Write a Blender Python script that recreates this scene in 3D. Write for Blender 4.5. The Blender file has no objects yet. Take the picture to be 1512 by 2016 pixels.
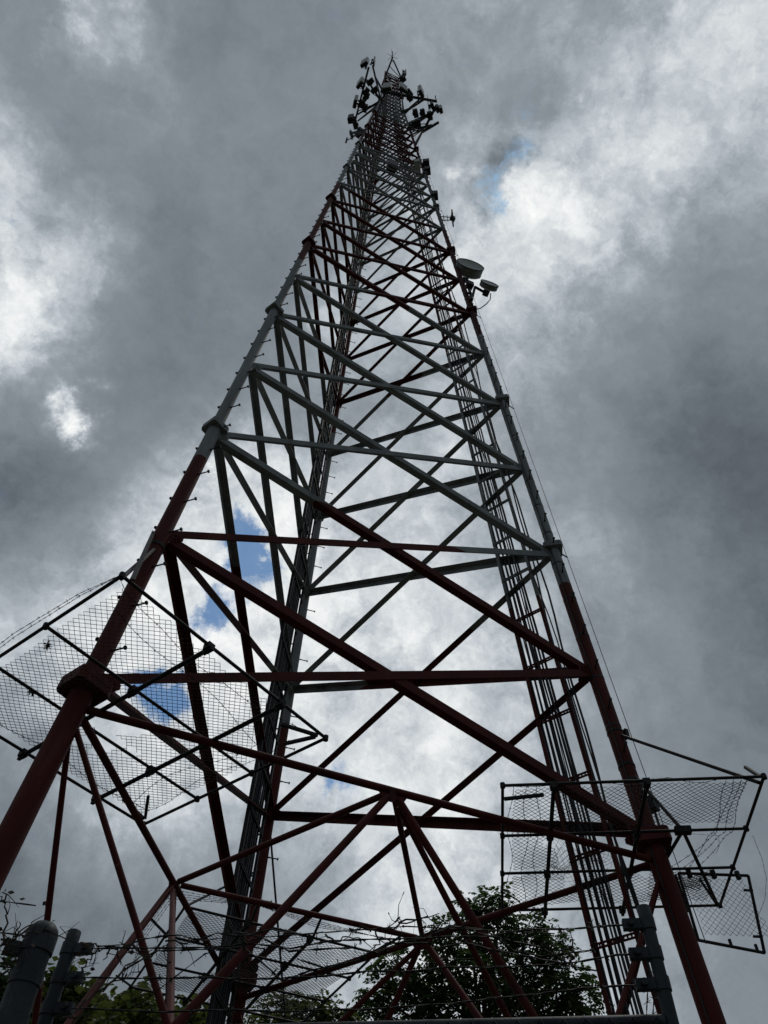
import bpy, math, random
import numpy as np
from mathutils import Vector, Matrix
random.seed(7); RNG = np.random.default_rng(7)
C = bpy.context.scene.collection
S = bpy.context.scene
ZG = 6.8                       # height of the tower's first flange above the ground
R_ = math.radians

# ------------------------------------------------------------------ camera
CAM = np.array([-3.20492689, -9.77295617, -5.71144979 + ZG])
FOC = 1524.54
def _rot(r):
    th = np.linalg.norm(r); k = r/th
    K = np.array([[0, -k[2], k[1]], [k[2], 0, -k[0]], [-k[1], k[0], 0]])
    return np.eye(3) + math.sin(th)*K + (1-math.cos(th))*K@K
MC = _rot(np.array([0.637604628, -0.109230794, 0.391853288]))     # rows: right, down, forward
cam_d = bpy.data.cameras.new('camera'); cam = bpy.data.objects.new('camera', cam_d); C.objects.link(cam)
cam_d.sensor_fit = 'VERTICAL'; cam_d.sensor_height = 24.0; cam_d.lens = 24*FOC/2016
cam_d.clip_start = 0.05; cam_d.clip_end = 3000
mw = Matrix.Identity(4)
for i in range(3):
    mw[i][0] = MC[0][i]; mw[i][1] = -MC[1][i]; mw[i][2] = -MC[2][i]; mw[i][3] = CAM[i]
cam.matrix_world = mw
S.camera = cam
def ray(px):
    d = np.array([(px[0]-756)/FOC, (px[1]-1008)/FOC, 1.0])@MC
    return d/np.linalg.norm(d)
def at(px, z):                 # the point at height z above the ground seen at a photo pixel
    d = ray(px); return CAM + d*((z-CAM[2])/d[2])
def ath(px, h):                # the point at horizontal distance h seen at a photo pixel
    d = ray(px); return CAM + d*(h/math.hypot(d[0], d[1]))
def depth(p): return float((np.asarray(p)-CAM)@MC[2])

# ------------------------------------------------------------------ world: sky behind broken cloud
SUN_EL, SUN_AZ = R_(66), R_(52)     # azimuth measured from +Y towards +X
w = bpy.data.worlds.new('World'); S.world = w; w.use_nodes = True
nt = w.node_tree; nt.nodes.clear()
def nn(t, **k):
    n = nt.nodes.new(t)
    for a, b in k.items(): setattr(n, a, b)
    return n
def lk(a, b): nt.links.new(a, b)
def mth(op, a, b=None, c=None, clamp=False):
    n = nn('ShaderNodeMath', operation=op, use_clamp=clamp)
    for i, v in enumerate((a, b, c)):
        if v is None: continue
        if isinstance(v, (int, float)): n.inputs[i].default_value = v
        else: lk(v, n.inputs[i])
    return n.outputs[0]
def vmt(op, a, b=None, c=None, out=0):
    n = nn('ShaderNodeVectorMath', operation=op)
    for i, v in enumerate((a, b, c)):
        if v is None: continue
        if isinstance(v, (tuple, list, np.ndarray)): n.inputs[i].default_value = tuple(v)
        else: lk(v, n.inputs[i])
    return n.outputs[out]
tc = nn('ShaderNodeTexCoord').outputs['Generated']
def noise(vec, scale, detail, rough=.55, dist=0.0, out='Fac'):
    n = nn('ShaderNodeTexNoise'); n.inputs['Scale'].default_value = scale
    n.inputs['Detail'].default_value = detail; n.inputs['Roughness'].default_value = rough
    n.inputs['Distortion'].default_value = dist; lk(vec, n.inputs['Vector']); return n.outputs[out]
def warp(amp, scale, detail, rough):
    c_ = noise(tc, scale, detail, rough, 0.0, 'Color')
    return vmt('MULTIPLY_ADD', vmt('SUBTRACT', c_, (.5, .5, .5)), (amp, amp, amp), tc)
dW = warp(.18, 7.5, 9, .67)
dW2 = warp(.13, 11.0, 8, .64)
# cloud brightness: large soft masses, each a lobe round one direction of the sky
CL = '''40,40,120 120,30,150 195,45,158 300,40,112 430,50,112 560,40,118 700,50,126 860,50,142 1000,50,135 1150,50,142 1300,40,172 1450,40,200
40,150,112 130,150,114 195,130,135 300,160,114 450,150,112 600,150,116 700,160,124 870,150,142 970,150,142 1050,150,135 1150,150,172 1300,150,176 1450,150,190
5,250,185 60,260,142 150,260,120 300,260,124 450,260,126 600,260,118 900,260,140 980,260,145 1050,250,145 1130,260,192 1250,260,190 1400,250,182 1490,260,170
15,350,200 75,350,152 140,350,125 240,350,116 360,350,114 500,360,128 600,350,116 920,340,165 1070,330,200 1150,340,208 1230,320,215 1330,350,172 1460,350,150
20,440,190 110,430,138 190,440,120 280,440,106 400,430,108 520,440,114 930,420,175 1060,410,222 1140,410,205 1230,420,165 1350,430,142 1470,430,132
15,520,215 70,520,165 115,520,215 160,520,185 235,530,112 350,520,106 480,540,112 990,500,212 1050,520,215 1110,540,178 1180,520,140 1300,530,134 1450,520,128
10,600,225 60,600,155 130,600,135 220,620,110 350,620,104 470,620,110 800,600,172 1000,600,190 1060,600,170 1150,600,138 1290,620,126 1430,620,116 1500,640,110
20,680,240 70,690,190 140,690,120 260,700,104 380,700,108 480,710,116 720,650,165 800,690,160 900,680,160 980,700,172 1060,690,150 1180,690,130 1300,700,106 1450,710,96
20,770,135 80,770,125 200,780,110 320,790,104 420,780,112 560,760,122 680,780,135 800,780,145 900,800,150 1010,780,155 1100,780,132 1200,800,118 1320,800,88 1460,800,82
60,850,115 230,860,112 320,860,112 520,850,150 650,850,155 780,870,172 880,860,178 1080,880,135 1180,900,128 1290,900,104 1400,900,82 1490,900,80
30,950,84 130,950,84 230,940,116 300,930,135 400,920,178 450,960,232 540,940,205 640,950,175 720,960,190 850,970,190 960,980,160 1120,980,132 1230,1000,125 1330,1000,98 1460,1000,82
40,1050,104 130,1050,106 230,1050,160 300,1040,198 370,1020,205 430,1080,225 560,1060,200 680,1060,190 780,1060,195 880,1060,172 1000,1050,150 1140,1080,150 1230,1080,145 1340,1080,112 1460,1090,92
40,1150,160 130,1140,160 220,1140,185 300,1150,215 370,1130,220 520,1150,222 650,1160,215 760,1150,208 880,1180,212 1000,1160,165 1180,1170,140 1290,1180,124 1410,1180,105 1500,1180,90
60,1260,196 150,1260,206 240,1260,226 340,1240,222 500,1260,225 600,1270,215 720,1270,210 850,1260,208 960,1260,190 1100,1250,150 1230,1270,130 1350,1270,118 1480,1270,88
50,1370,150 140,1370,180 230,1370,205 450,1360,222 540,1390,222 640,1370,205 740,1380,196 860,1380,190 980,1380,182 1100,1380,150 1240,1380,128 1370,1370,118 1480,1390,96
40,1470,120 130,1460,165 240,1470,192 360,1460,210 460,1480,205 570,1480,185 760,1480,190 860,1480,200 960,1480,188 1100,1480,150 1240,1480,125 1370,1480,118 1480,1480,105
40,1570,108 110,1570,128 210,1560,180 310,1570,190 410,1580,195 500,1590,188 600,1590,195 730,1580,200 840,1570,208 940,1580,200 1080,1580,150 1220,1580,132 1360,1580,122 1480,1570,108
30,1670,92 110,1680,116 180,1670,172 260,1680,162 340,1690,160 430,1670,165 520,1680,160 600,1670,130 690,1670,180 790,1670,200 890,1670,210 1000,1680,175 1200,1680,130 1350,1680,120 1480,1690,108
40,1770,86 140,1780,98 240,1780,92 340,1790,92 440,1770,105 540,1770,110 620,1770,150 720,1770,180 840,1770,200 950,1760,180 1100,1780,160 1260,1790,140 1400,1790,122 1490,1790,112
50,1880,92 170,1870,98 290,1880,92 400,1890,98 520,1880,125 640,1880,165 760,1890,190 900,1880,190 1080,1890,180 1220,1890,160 1360,1890,132 1490,1890,118
60,1990,110 200,1980,112 340,1990,110 480,1990,140 640,1990,185 800,1990,195 960,1990,195 1120,1990,185 1250,1980,165 1400,1990,130 1490,1990,122'''
# the lobes are summed into a coarse map of the sky (stereographic, about a fixed direction); each row of the map is a ramp
F0 = nrm0 = np.array([.235, .56, .794]); F0 = F0/np.linalg.norm(F0)
E1 = np.cross(F0, [0, 0, 1.0]); E1 /= np.linalg.norm(E1); E2 = np.cross(E1, F0)
PTS = [tuple(map(float, q.split(','))) for q in CL.split()]
PD = np.array([ray(q[:2]) for q in PTS]); PV = np.array([q[2]/255 for q in PTS]); SG = .034
def sky_lum(d):
    q = ((PD-d)**2).sum(1); wt = np.exp(-q/(2*SG*SG)); far = math.exp(-q.min()/(2*.16**2))
    k = np.exp(-(q-q.min())/(2*SG*SG)); v = (k*PV).sum()/k.sum()
    return v*far+.30*(1-far)
nd_ = vmt('DOT_PRODUCT', dW, F0, out=1); den = mth('ADD', nd_, 1.0001)
ca = mth('DIVIDE', vmt('DOT_PRODUCT', dW, E1, out=1), den); cb = mth('DIVIDE', vmt('DOT_PRODUCT', dW, E2, out=1), den)
AX, BY, NX, NY = .40, .48, 28, 30
ua = mth('MULTIPLY_ADD', ca, .5/AX, .5)
row = None
for j in range(NY):
    b0 = -BY+2*BY*j/(NY-1)
    rp = nn('ShaderNodeValToRGB'); rp.color_ramp.interpolation = 'CARDINAL'; lk(ua, rp.inputs[0]); e_ = rp.color_ramp.elements
    for i in range(NX):
        a0 = -AX+2*AX*i/(NX-1); r2 = a0*a0+b0*b0
        d_ = (2*a0*E1+2*b0*E2+(1-r2)*F0)/(1+r2); v = sky_lum(d_)
        if i == 0: q = e_[0]; q.position = 0
        elif i == NX-1: q = e_[len(e_)-1]; q.position = 1
        else: q = e_.new(i/(NX-1))
        q.color = (v, v, v, 1)
    if row is None: row = rp.outputs[0]; continue
    m_ = nn('ShaderNodeMapRange'); lk(cb, m_.inputs['Value']); m_.inputs['From Min'].default_value = b0-2*BY/(NY-1); m_.inputs['From Max'].default_value = b0
    x_ = nn('ShaderNodeMix', data_type='RGBA'); lk(m_.outputs[0], x_.inputs[0]); lk(row, x_.inputs[6]); lk(rp.outputs[0], x_.inputs[7]); row = x_.outputs[2]
sp = nn('ShaderNodeSeparateColor'); lk(row, sp.inputs[0]); lum = sp.outputs[0]
SU = .03
dU = vmt('SCALE', dW); dU.node.inputs['Scale'].default_value = 1/SU
dU2 = vmt('SCALE', dW2); dU2.node.inputs['Scale'].default_value = 1/SU
def lobe(vec, x, y, s_, a, add):
    c_ = ray((x, y))/SU
    dd = vmt('DISTANCE', vec, c_, out=1)
    wt = mth('POWER', math.exp(-.5*(SU/s_)**2), mth('MULTIPLY', dd, dd))
    return mth('MULTIPLY_ADD', wt, a, add)
# small bright breaks (a gap where the cloud is thin enough to glow)
for x, y, s_, a in ((138, 832, .016, .6), (15, 690, .03, .14), (10, 610, .03, .1), (215, 28, .014, .12), (118, 22, .012, .12), (425, 905, .014, .22), (650, 1110, .03, .05), (1020, 322, .018, -.24), (978, 388, .013, -.26), (992, 420, .012, -.22), (1045, 200, .022, -.1), (1040, 285, .012, -.14), (955, 345, .012, .16), (1070, 400, .016, .12)):
    lum = lobe(dU, x, y, s_, a, lum)
n1 = noise(dW, 13.0, 8, .6, .4); n2 = noise(dW2, 34.0, 6, .6, .3)
amp = mth('MAXIMUM', mth('MULTIPLY_ADD', lum, 1.0, -.31), .13)
lum = mth('MULTIPLY_ADD', mth('SUBTRACT', n1, .5), amp, lum)
lum = mth('MULTIPLY_ADD', mth('SUBTRACT', n2, .5), mth('MULTIPLY', amp, .5), lum)
n3 = noise(dW2, 9.5, 4, .55)
puff = mth('MULTIPLY_ADD', mth('ABSOLUTE', mth('SUBTRACT', n3, .5)), 4.0, -.36)
lum = mth('MULTIPLY_ADD', puff, mth('MULTIPLY', amp, .3), mth('ADD', lum, .02))
# blue gaps
blue = None
BH = ((470,1070,.020,1.1),(505,1120,.022,1.1),(440,1180,.024,1.0),(420,1225,.018,.9),(480,1050,.016,.6),(530,1085,.016,.6),(310,1370,.022,1.1),(345,1365,.018,.9),(330,1345,.014,.6),(680,1540,.018,.8),(645,1520,.014,.6),
      (1020,322,.017,.6),(1040,290,.012,.45),(978,385,.012,.7),(992,418,.011,.7),(1003,352,.013,.2),(18,412,.014,.9),(1045,190,.02,.42),(1035,235,.018,.35),(560,905,.018,.4),(585,960,.02,.35),(300,1110,.016,.35),(760,1410,.016,.35),(620,1455,.018,.4),(455,1010,.012,.5))
for x, y, s_, a in BH: blue = lobe(dU2, x, y, s_, a, 0.0 if blue is None else blue)
blue = mth('MULTIPLY_ADD', mth('SUBTRACT', n2, .5), 1.7, blue)
blue = mth('MULTIPLY_ADD', mth('SUBTRACT', n1, .5), -1.4, blue)
mr = nn('ShaderNodeMapRange', interpolation_type='SMOOTHSTEP'); lk(blue, mr.inputs['Value'])
mr.inputs['From Min'].default_value = .3; mr.inputs['From Max'].default_value = 1.35; mr.inputs['To Max'].default_value = .92
ramp = nn('ShaderNodeValToRGB'); lk(lum, ramp.inputs[0])
def s2l(c): c /= 255; return c/12.92 if c <= .04045 else ((c+.055)/1.055)**2.4
stops = [(.12, (40, 45, 49)), (.28, (77, 84, 90)), (.36, (100, 108, 115)), (.43, (118, 126, 134)), (.51, (133, 141, 149)), (.58, (150, 158, 165)), (.65, (172, 180, 187)), (.74, (200, 206, 211)), (.86, (231, 235, 236)), (1.0, (255, 255, 253))]
el = ramp.color_ramp.elements
el[0].position = stops[0][0]; el[0].color = (*[s2l(c) for c in stops[0][1]], 1)
el[1].position = stops[-1][0]; el[1].color = (*[s2l(c) for c in stops[-1][1]], 1)
for p_, c_ in stops[1:-1]:
    e = el.new(p_); e.color = (*[s2l(c) for c in c_], 1)
sky = nn('ShaderNodeTexSky', sky_type='NISHITA'); sky.sun_disc = False
sky.sun_elevation = SUN_EL; sky.sun_rotation = SUN_AZ; sky.altitude = 100; sky.air_density = 1.0; sky.dust_density = .6; sky.ozone_density = 2.0
SKS = 0.1
cs = vmt('SCALE', ramp.outputs[0]); cs.node.inputs['Scale'].default_value = 1/SKS
skd = vmt('SCALE', sky.outputs[0]); skd.node.inputs['Scale'].default_value = 1.0
skd = vmt('MULTIPLY', skd, (.52, .83, .98))
mix = nn('ShaderNodeMix', data_type='RGBA'); lk(mr.outputs[0], mix.inputs[0]); lk(cs, mix.inputs[6]); lk(skd, mix.inputs[7])
bg = nn('ShaderNodeBackground'); bg.inputs[1].default_value = SKS; lk(mix.outputs[2], bg.inputs[0])
lk(bg.outputs[0], nn('ShaderNodeOutputWorld').inputs[0])
w.cycles.sampling_method = 'MANUAL'; w.cycles.sample_map_resolution = 512

# ------------------------------------------------------------------ sun behind cloud
sl = bpy.data.lights.new('sun', 'SUN'); sl.energy = .6; sl.angle = R_(20); sl.color = (1, .95, .88)
so = bpy.data.objects.new('sun', sl); C.objects.link(so); so.location = (0, 0, 120)
so.rotation_euler = Vector((-math.cos(SUN_EL)*math.sin(SUN_AZ), -math.cos(SUN_EL)*math.cos(SUN_AZ), -math.sin(SUN_EL))).to_track_quat('-Z', 'Y').to_euler()
S.cycles.max_bounces = 5; S.cycles.diffuse_bounces = 2
S.view_settings.view_transform = 'Standard'; S.view_settings.look = 'None'; S.view_settings.exposure = 0; S.view_settings.gamma = 1; S.view_settings.use_curve_mapping = False

# ------------------------------------------------------------------ materials
def mat(name, build):
    m = bpy.data.materials.new(name); m.use_nodes = True
    t = m.node_tree; b = t.nodes['Principled BSDF']; build(t, b); return m
def _n(t, scale, detail=6, rough=.6, stretch=None):
    n = t.nodes.new('ShaderNodeTexNoise'); n.inputs['Scale'].default_value = scale; n.inputs['Detail'].default_value = detail; n.inputs['Roughness'].default_value = rough
    g = t.nodes.new('ShaderNodeNewGeometry')
    if stretch:
        v = t.nodes.new('ShaderNodeVectorMath'); v.operation = 'MULTIPLY'; v.inputs[1].default_value = stretch
        t.links.new(g.outputs['Position'], v.inputs[0]); t.links.new(v.outputs[0], n.inputs['Vector'])
    else: t.links.new(g.outputs['Position'], n.inputs['Vector'])
    return n.outputs['Fac']
def _ramp(t, fac, stops):
    r = t.nodes.new('ShaderNodeValToRGB'); t.links.new(fac, r.inputs[0]); e = r.color_ramp.elements
    e[0].position, e[1].position = stops[0][0], stops[-1][0]; e[0].color = (*stops[0][1], 1); e[1].color = (*stops[-1][1], 1)
    for p, c in stops[1:-1]: q = e.new(p); q.color = (*c, 1)
    return r.outputs[0]
def noisy(cols, scale, rough=.6, metal=0, stretch=None, bump=0):
    def f(t, b):
        fac = _n(t, scale, stretch=stretch); t.links.new(_ramp(t, fac, cols), b.inputs['Base Color'])
        b.inputs['Roughness'].default_value = rough; b.inputs['Metallic'].default_value = metal
        if bump:
            bp = t.nodes.new('ShaderNodeBump'); bp.inputs['Strength'].default_value = bump; bp.inputs['Distance'].default_value = .01
            t.links.new(_n(t, scale*6), bp.inputs['Height']); t.links.new(bp.outputs[0], b.inputs['Normal'])
    return f
BANDS = [1.83, 3.68, 5.42, 7.2, 9.0, 10.8]      # paint changes, in tower sections
def tower_paint(t, b):
    g = t.nodes.new('ShaderNodeNewGeometry'); s = t.nodes.new('ShaderNodeSeparateXYZ'); t.links.new(g.outputs['Position'], s.inputs[0])
    def m(op, a, c, d=None):
        n = t.nodes.new('ShaderNodeMath'); n.operation = op
        for i, v in enumerate((a, c, d)):
            if v is None: continue
            if isinstance(v, (int, float)): n.inputs[i].default_value = v
            else: t.links.new(v, n.inputs[i])
        return n.outputs[0]
    z = m('MULTIPLY_ADD', m('SUBTRACT', _n(t, 5.0, 3), .5), .07, s.outputs[2])
    white = None
    for i, k in enumerate(BANDS):
        st = m('GREATER_THAN', z, (k-1)*6.1+ZG)
        white = st if white is None else (m('SUBTRACT', white, st) if i % 2 else m('ADD', white, st))
    streak = _n(t, 3.0, 8, .62, (1, 1, .16))
    red = _ramp(t, streak, [(.25, (.035, .010, .008)), (.40, (.095, .015, .011)), (.6, (.135, .020, .015)), (.70, (.17, .045, .035)), (.82, (.17, .095, .075))])
    wht = _ramp(t, streak, [(.25, (.09, .08, .07)), (.4, (.25, .26, .26)), (.62, (.35, .365, .365)), (.8, (.43, .44, .435))])
    mx = t.nodes.new('ShaderNodeMix'); mx.data_type = 'RGBA'; t.links.new(white, mx.inputs[0]); t.links.new(red, mx.inputs[6]); t.links.new(wht, mx.inputs[7])
    chip = m('GREATER_THAN', m('ADD', _n(t, 16.0, 8, .7), m('MULTIPLY', _n(t, 1.7, 3), .35)), .86)
    rst = t.nodes.new('ShaderNodeMix'); rst.data_type = 'RGBA'; t.links.new(chip, rst.inputs[0]); t.links.new(mx.outputs[2], rst.inputs[6]); t.links.new(_ramp(t, _n(t, 30.0, 4), [(.35, (.05, .022, .014)), (.65, (.20, .17, .155))]), rst.inputs[7])
    t.links.new(rst.outputs[2], b.inputs['Base Color']); b.inputs['Roughness'].default_value = .68; b.inputs['Specular IOR Level'].default_value = .3
    bp = t.nodes.new('ShaderNodeBump'); bp.inputs['Strength'].default_value = .25; bp.inputs['Distance'].default_value = .004
    t.links.new(_n(t, 40.0, 4), bp.inputs['Height']); t.links.new(bp.outputs[0], b.inputs['Normal'])
PAINT = mat('tower_paint', tower_paint)
DARKSTEEL = mat('weathered_steel', noisy([(.3, (.012, .011, .011)), (.55, (.032, .030, .030)), (.75, (.065, .052, .044))], 9, .6, .3))
GALV = mat('galvanised_steel', noisy([(.3, (.012, .016, .018)), (.46, (.030, .040, .044)), (.6, (.055, .069, .074)), (.74, (.15, .165, .17))], 9, .55, .35, (1, 1, .22), .2))
WIRE = mat('weathered_wire', noisy([(.3, (.012, .011, .010)), (.7, (.04, .036, .032))], 20, .65, .3))
BLACK = mat('black_cable', noisy([(.3, (.008, .008, .009)), (.7, (.02, .02, .022))], 6, .45))
RADOME = mat('radome_plastic', noisy([(.3, (.62, .62, .605)), (.7, (.78, .775, .75))], 3, .5, 0, (1, 1, .3)))
DISHGREY = mat('dish_shell', noisy([(.25, (.24, .24, .235)), (.5, (.38, .38, .37)), (.8, (.47, .47, .455))], 4, .5, 0, (1, 1, .3)))
BOXGREY = mat('radio_housing', noisy([(.3, (.045, .047, .05)), (.7, (.09, .092, .095))], 6, .55))
CONC = mat('concrete', noisy([(.3, (.22, .21, .2)), (.7, (.36, .35, .33))], 5, .9, 0, None, .4))
BARK = mat('bark', noisy([(.3, (.05, .042, .035)), (.7, (.13, .11, .09))], 12, .9, 0, (1, 1, .2), .5))
VINE = mat('dead_vine', noisy([(.3, (.045, .035, .028)), (.7, (.12, .095, .075))], 20, .9))
GRASS = mat('grass', noisy([(.3, (.018, .024, .010)), (.55, (.034, .042, .018)), (.75, (.07, .065, .035))], .9, .95, 0, None, .6))
GRAVEL = mat('gravel', noisy([(.3, (.035, .034, .032)), (.6, (.07, .068, .066)), (.8, (.13, .125, .12))], 26, .95, 0, None, .8))
def leafmat(a, b_, c_):
    def f(t, b):
        oi = _n(t, 2.2, 3); t.links.new(_ramp(t, oi, [(.3, a), (.5, b_), (.72, c_)]), b.inputs['Base Color'])
        b.inputs['Roughness'].default_value = .5
        tr = t.nodes.new('ShaderNodeBsdfTranslucent'); t.links.new(b.inputs['Base Color'].links[0].from_socket, tr.inputs[0])
        mx = t.nodes.new('ShaderNodeMixShader'); mx.inputs[0].default_value = .45
        t.links.new(b.outputs[0], mx.inputs[1]); t.links.new(tr.outputs[0], mx.inputs[2]); t.links.new(mx.outputs[0], t.nodes['Material Output'].inputs[0])
    return f
LEAF = mat('leaf_dark', leafmat((.035, .07, .016), (.06, .115, .026), (.11, .17, .04)))
LEAF2 = mat('leaf_yellowish', leafmat((.06, .09, .02), (.11, .15, .03), (.18, .20, .045)))

# ------------------------------------------------------------------ mesh helpers
UP = np.array([0, 0, 1.0])
def nrm(v): v = np.asarray(v, float); return v/(np.linalg.norm(v)+1e-12)
def frame(d):
    d = nrm(d); a = UP if abs(d[2]) < .95 else np.array([1.0, 0, 0])
    u = nrm(np.cross(a, d)); return u, np.cross(d, u)
class MB:
    def __init__(s): s.v = []; s.f = []
    def _add(s, vs, fs):
        o = len(s.v); s.v.extend(map(tuple, vs)); s.f.extend([tuple(i+o for i in f) for f in fs])
    def tube(s, pts, r, n=8, cap=True, phase=0):
        pts = [np.asarray(p, float) for p in pts]; m = len(pts)
        rs = r if isinstance(r, (list, tuple)) else [r]*m
        vs = []; fs = []
        d0 = nrm(pts[1]-pts[0]); u, v = frame(d0)
        for i in range(m):
            if i: d = nrm(pts[min(i+1, m-1)]-pts[i-1])
            else: d = d0
            u = nrm(u-d*(u@d)); v = np.cross(d, u)
            for k in range(n):
                a = phase+2*math.pi*k/n; vs.append(pts[i]+rs[i]*(math.cos(a)*u+math.sin(a)*v))
        for i in range(m-1):
            for k in range(n):
                a, b = i*n+k, i*n+(k+1) % n; fs.append((a, b, b+n, a+n))
        if cap: fs.append(tuple(range(n))[::-1]); fs.append(tuple(range((m-1)*n, m*n)))
        s._add(vs, fs); return s
    def box(s, c, size, ax=None):
        c = np.asarray(c, float); ax = np.eye(3) if ax is None else np.asarray(ax, float)
        h = np.asarray(size)/2
        vs = [c+x*h[0]*ax[0]+y*h[1]*ax[1]+z*h[2]*ax[2] for x in (-1, 1) for y in (-1, 1) for z in (-1, 1)]
        s._add(vs, [(0, 1, 3, 2), (4, 6, 7, 5), (0, 4, 5, 1), (2, 3, 7, 6), (0, 2, 6, 4), (1, 5, 7, 3)]); return s
    def bar(s, a, b, w, h, up=UP):         # rectangular bar from a to b
        a = np.asarray(a, float); b = np.asarray(b, float); d = nrm(b-a); u = nrm(np.cross(up, d)); v = np.cross(d, u)
        return s.box((a+b)/2, (np.linalg.norm(b-a), w, h), (d, u, v))
    def prism(s, poly, axis, h, c):        # poly: list of 2D (in axis frame) ; axis=(u,v,n)
        u, v, n = axis; k = len(poly); c = np.asarray(c, float)
        vs = [c+p[0]*u+p[1]*v-n*h/2 for p in poly]+[c+p[0]*u+p[1]*v+n*h/2 for p in poly]
        s._add(vs, [tuple(range(k))[::-1], tuple(range(k, 2*k))]+[(i, (i+1) % k, (i+1) % k+k, i+k) for i in range(k)]); return s
    def angle(s, a, b, e1, e2, w, t):      # steel angle: heel on a-b, legs along e1 and e2
        a = np.asarray(a, float); b = np.asarray(b, float); d = nrm(b-a)
        e1 = nrm(e1-d*(e1@d)); e2 = nrm(e2-d*(e2@d)-e1*(e2@e1))
        prof = [(0, 0), (w, 0), (w, t), (t, t), (t, w), (0, w)]
        vs = [p+x*e1+y*e2 for p in (a, b) for x, y in prof]
        s._add(vs, [(5, 4, 3, 2, 1, 0), (6, 7, 8, 9, 10, 11)]+[(i, (i+1) % 6, (i+1) % 6+6, i+6) for i in range(6)]); return s
    def lathe(s, prof, c, axis, n=24):     # prof: (r, h) pairs
        ax = nrm(axis); u, v = frame(ax); c = np.asarray(c, float); vs = []; fs = []
        for r, h in prof:
            for k in range(n):
                a = 2*math.pi*k/n; vs.append(c+ax*h+max(r, 1e-4)*(math.cos(a)*u+math.sin(a)*v))
        for i in range(len(prof)-1):
            for k in range(n):
                a, b = i*n+k, i*n+(k+1) % n; fs.append((a, b, b+n, a+n))
        s._add(vs, fs); return s
    def build(s, name, m, parent=None, smooth=False):
        me = bpy.data.meshes.new(name); me.from_pydata(s.v, [], s.f); me.materials.append(m)
        if smooth:
            me.polygons.foreach_set('use_smooth', [True]*len(me.polygons)); me.update()
            try: me.set_sharp_from_angle(angle=R_(40))
            except Exception: pass
        o = bpy.data.objects.new(name, me); C.objects.link(o); put(o, parent); return o
def put(o, parent):
    if parent is not None:
        o.parent = parent; o.matrix_parent_inverse = WM[parent.name].inverted()
    WM[o.name] = o.matrix_basis.copy() if parent is None else o.matrix_basis.copy()
WM = {}
def thing(name, label, cat, loc, group=None):
    o = bpy.data.objects.new(name, None); o.empty_display_size = .2; C.objects.link(o); o.location = tuple(float(v) for v in loc)
    WM[o.name] = Matrix.Translation(Vector(o.location)); tag(o, label, cat, group); return o
def tag(o, label, cat, group=None):
    o['label'] = label; o['category'] = cat
    if group: o['group'] = group
    return o

# ------------------------------------------------------------------ ground
def sheet(name, x0, x1, y0, y1, z, m):
    me = bpy.data.meshes.new(name); nx = 24
    vs = [(x0+(x1-x0)*i/nx, y0+(y1-y0)*j/nx, z) for j in range(nx+1) for i in range(nx+1)]
    me.from_pydata(vs, [], [(j*(nx+1)+i, j*(nx+1)+i+1, (j+1)*(nx+1)+i+1, (j+1)*(nx+1)+i) for j in range(nx) for i in range(nx)]); me.materials.append(m)
    o = bpy.data.objects.new(name, me); C.objects.link(o); o['kind'] = 'structure'; return o
sheet('ground', -600, 600, -600, 600, 0, GRASS)
sheet('gravel_yard', -8, 9, -6.9, 8, .004, GRAVEL)

# ------------------------------------------------------------------ tower
ANG = [R_(210), R_(330), R_(90)]            # near left leg, near right leg, far leg
H = 6.1; A0, TP, ZS = 4.34376393, .0603145193, 57.0; ZTOP = 70.0
def rad(z): return A0-TP*min(z, ZS)
def leg(j, z):                               # z measured from the first flange
    r = rad(z); return np.array([r*math.cos(ANG[j]), r*math.sin(ANG[j]), z+ZG])
def lr(z):                                   # leg pipe radius
    for k, r in ((0, .132), (6.1, .118), (12.2, .105), (18.3, .1), (24.4, .092), (30.5, .084), (36.6, .076), (48.8, .065)):
        if z < k-.001: return r
    return .057
tower = thing('communication_tower', 'tall three-legged lattice radio tower painted in red and white bands', 'tower', (0, 0, 0))
KL = [1.0+.5*i for i in range(10)]+[6+i/3 for i in range(9)]+[9+i*.25 for i in range(14)]+[1+ZTOP/H]
nodes = sorted(set(round((k-1)*H, 4) for k in KL))
legs = []
flz = [0]+[H*i for i in range(1, 12)]
BASEZ = -6.05
for j in range(3):
    mb = MB(); cuts = [BASEZ]+flz+[ZTOP]
    for a, b in zip(cuts[:-1], cuts[1:]):
        pa, pb = leg(j, a), leg(j, b); n = max(1, int((b-a)/2))
        mb.tube([pa+(pb-pa)*i/n for i in range(n+1)], lr((a+b)/2), 20 if b < 20 else 12)
    mb.box(leg(j, BASEZ-.03), (.5, .5, .06))
    lo = mb.build('leg', PAINT, tower, True); legs.append(lo)
    ur = np.array([math.cos(ANG[j]), math.sin(ANG[j]), 0]); ut = np.array([-ur[1], ur[0], 0])
    for i, z in enumerate(flz):
        if z > 62: continue
        hs = [.225, .18, .175, .17, .165][i] if i < 5 else .14
        ht = .18 if i == 0 else .14; ch = hs*.2
        poly = [(hs, -hs+ch), (hs, hs-ch), (hs-ch, hs), (-hs+ch, hs), (-hs, hs-ch), (-hs, -hs+ch), (-hs+ch, -hs), (hs-ch, -hs)]
        ax = nrm(leg(j, z+1)-leg(j, z-1)); u = nrm(ur-ax*(ur@ax)); v = np.cross(ax, u)
        zc = 0.0 if i == 0 else .06
        fb = MB()
        for sg in (-1, 1): fb.prism(poly, (u, v, ax), ht*.47, leg(j, z+zc)+ax*sg*ht*.255)
        for k in range(8):
            a = k*math.pi/4+.39; c = leg(j, z+zc)+u*math.cos(a)*hs*.84+v*math.sin(a)*hs*.84
            fb.tube([c-ax*(ht*.5+.03), c+ax*(ht*.5+.03)], .014, 6)
        fb.build('flange', PAINT, lo)
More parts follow.
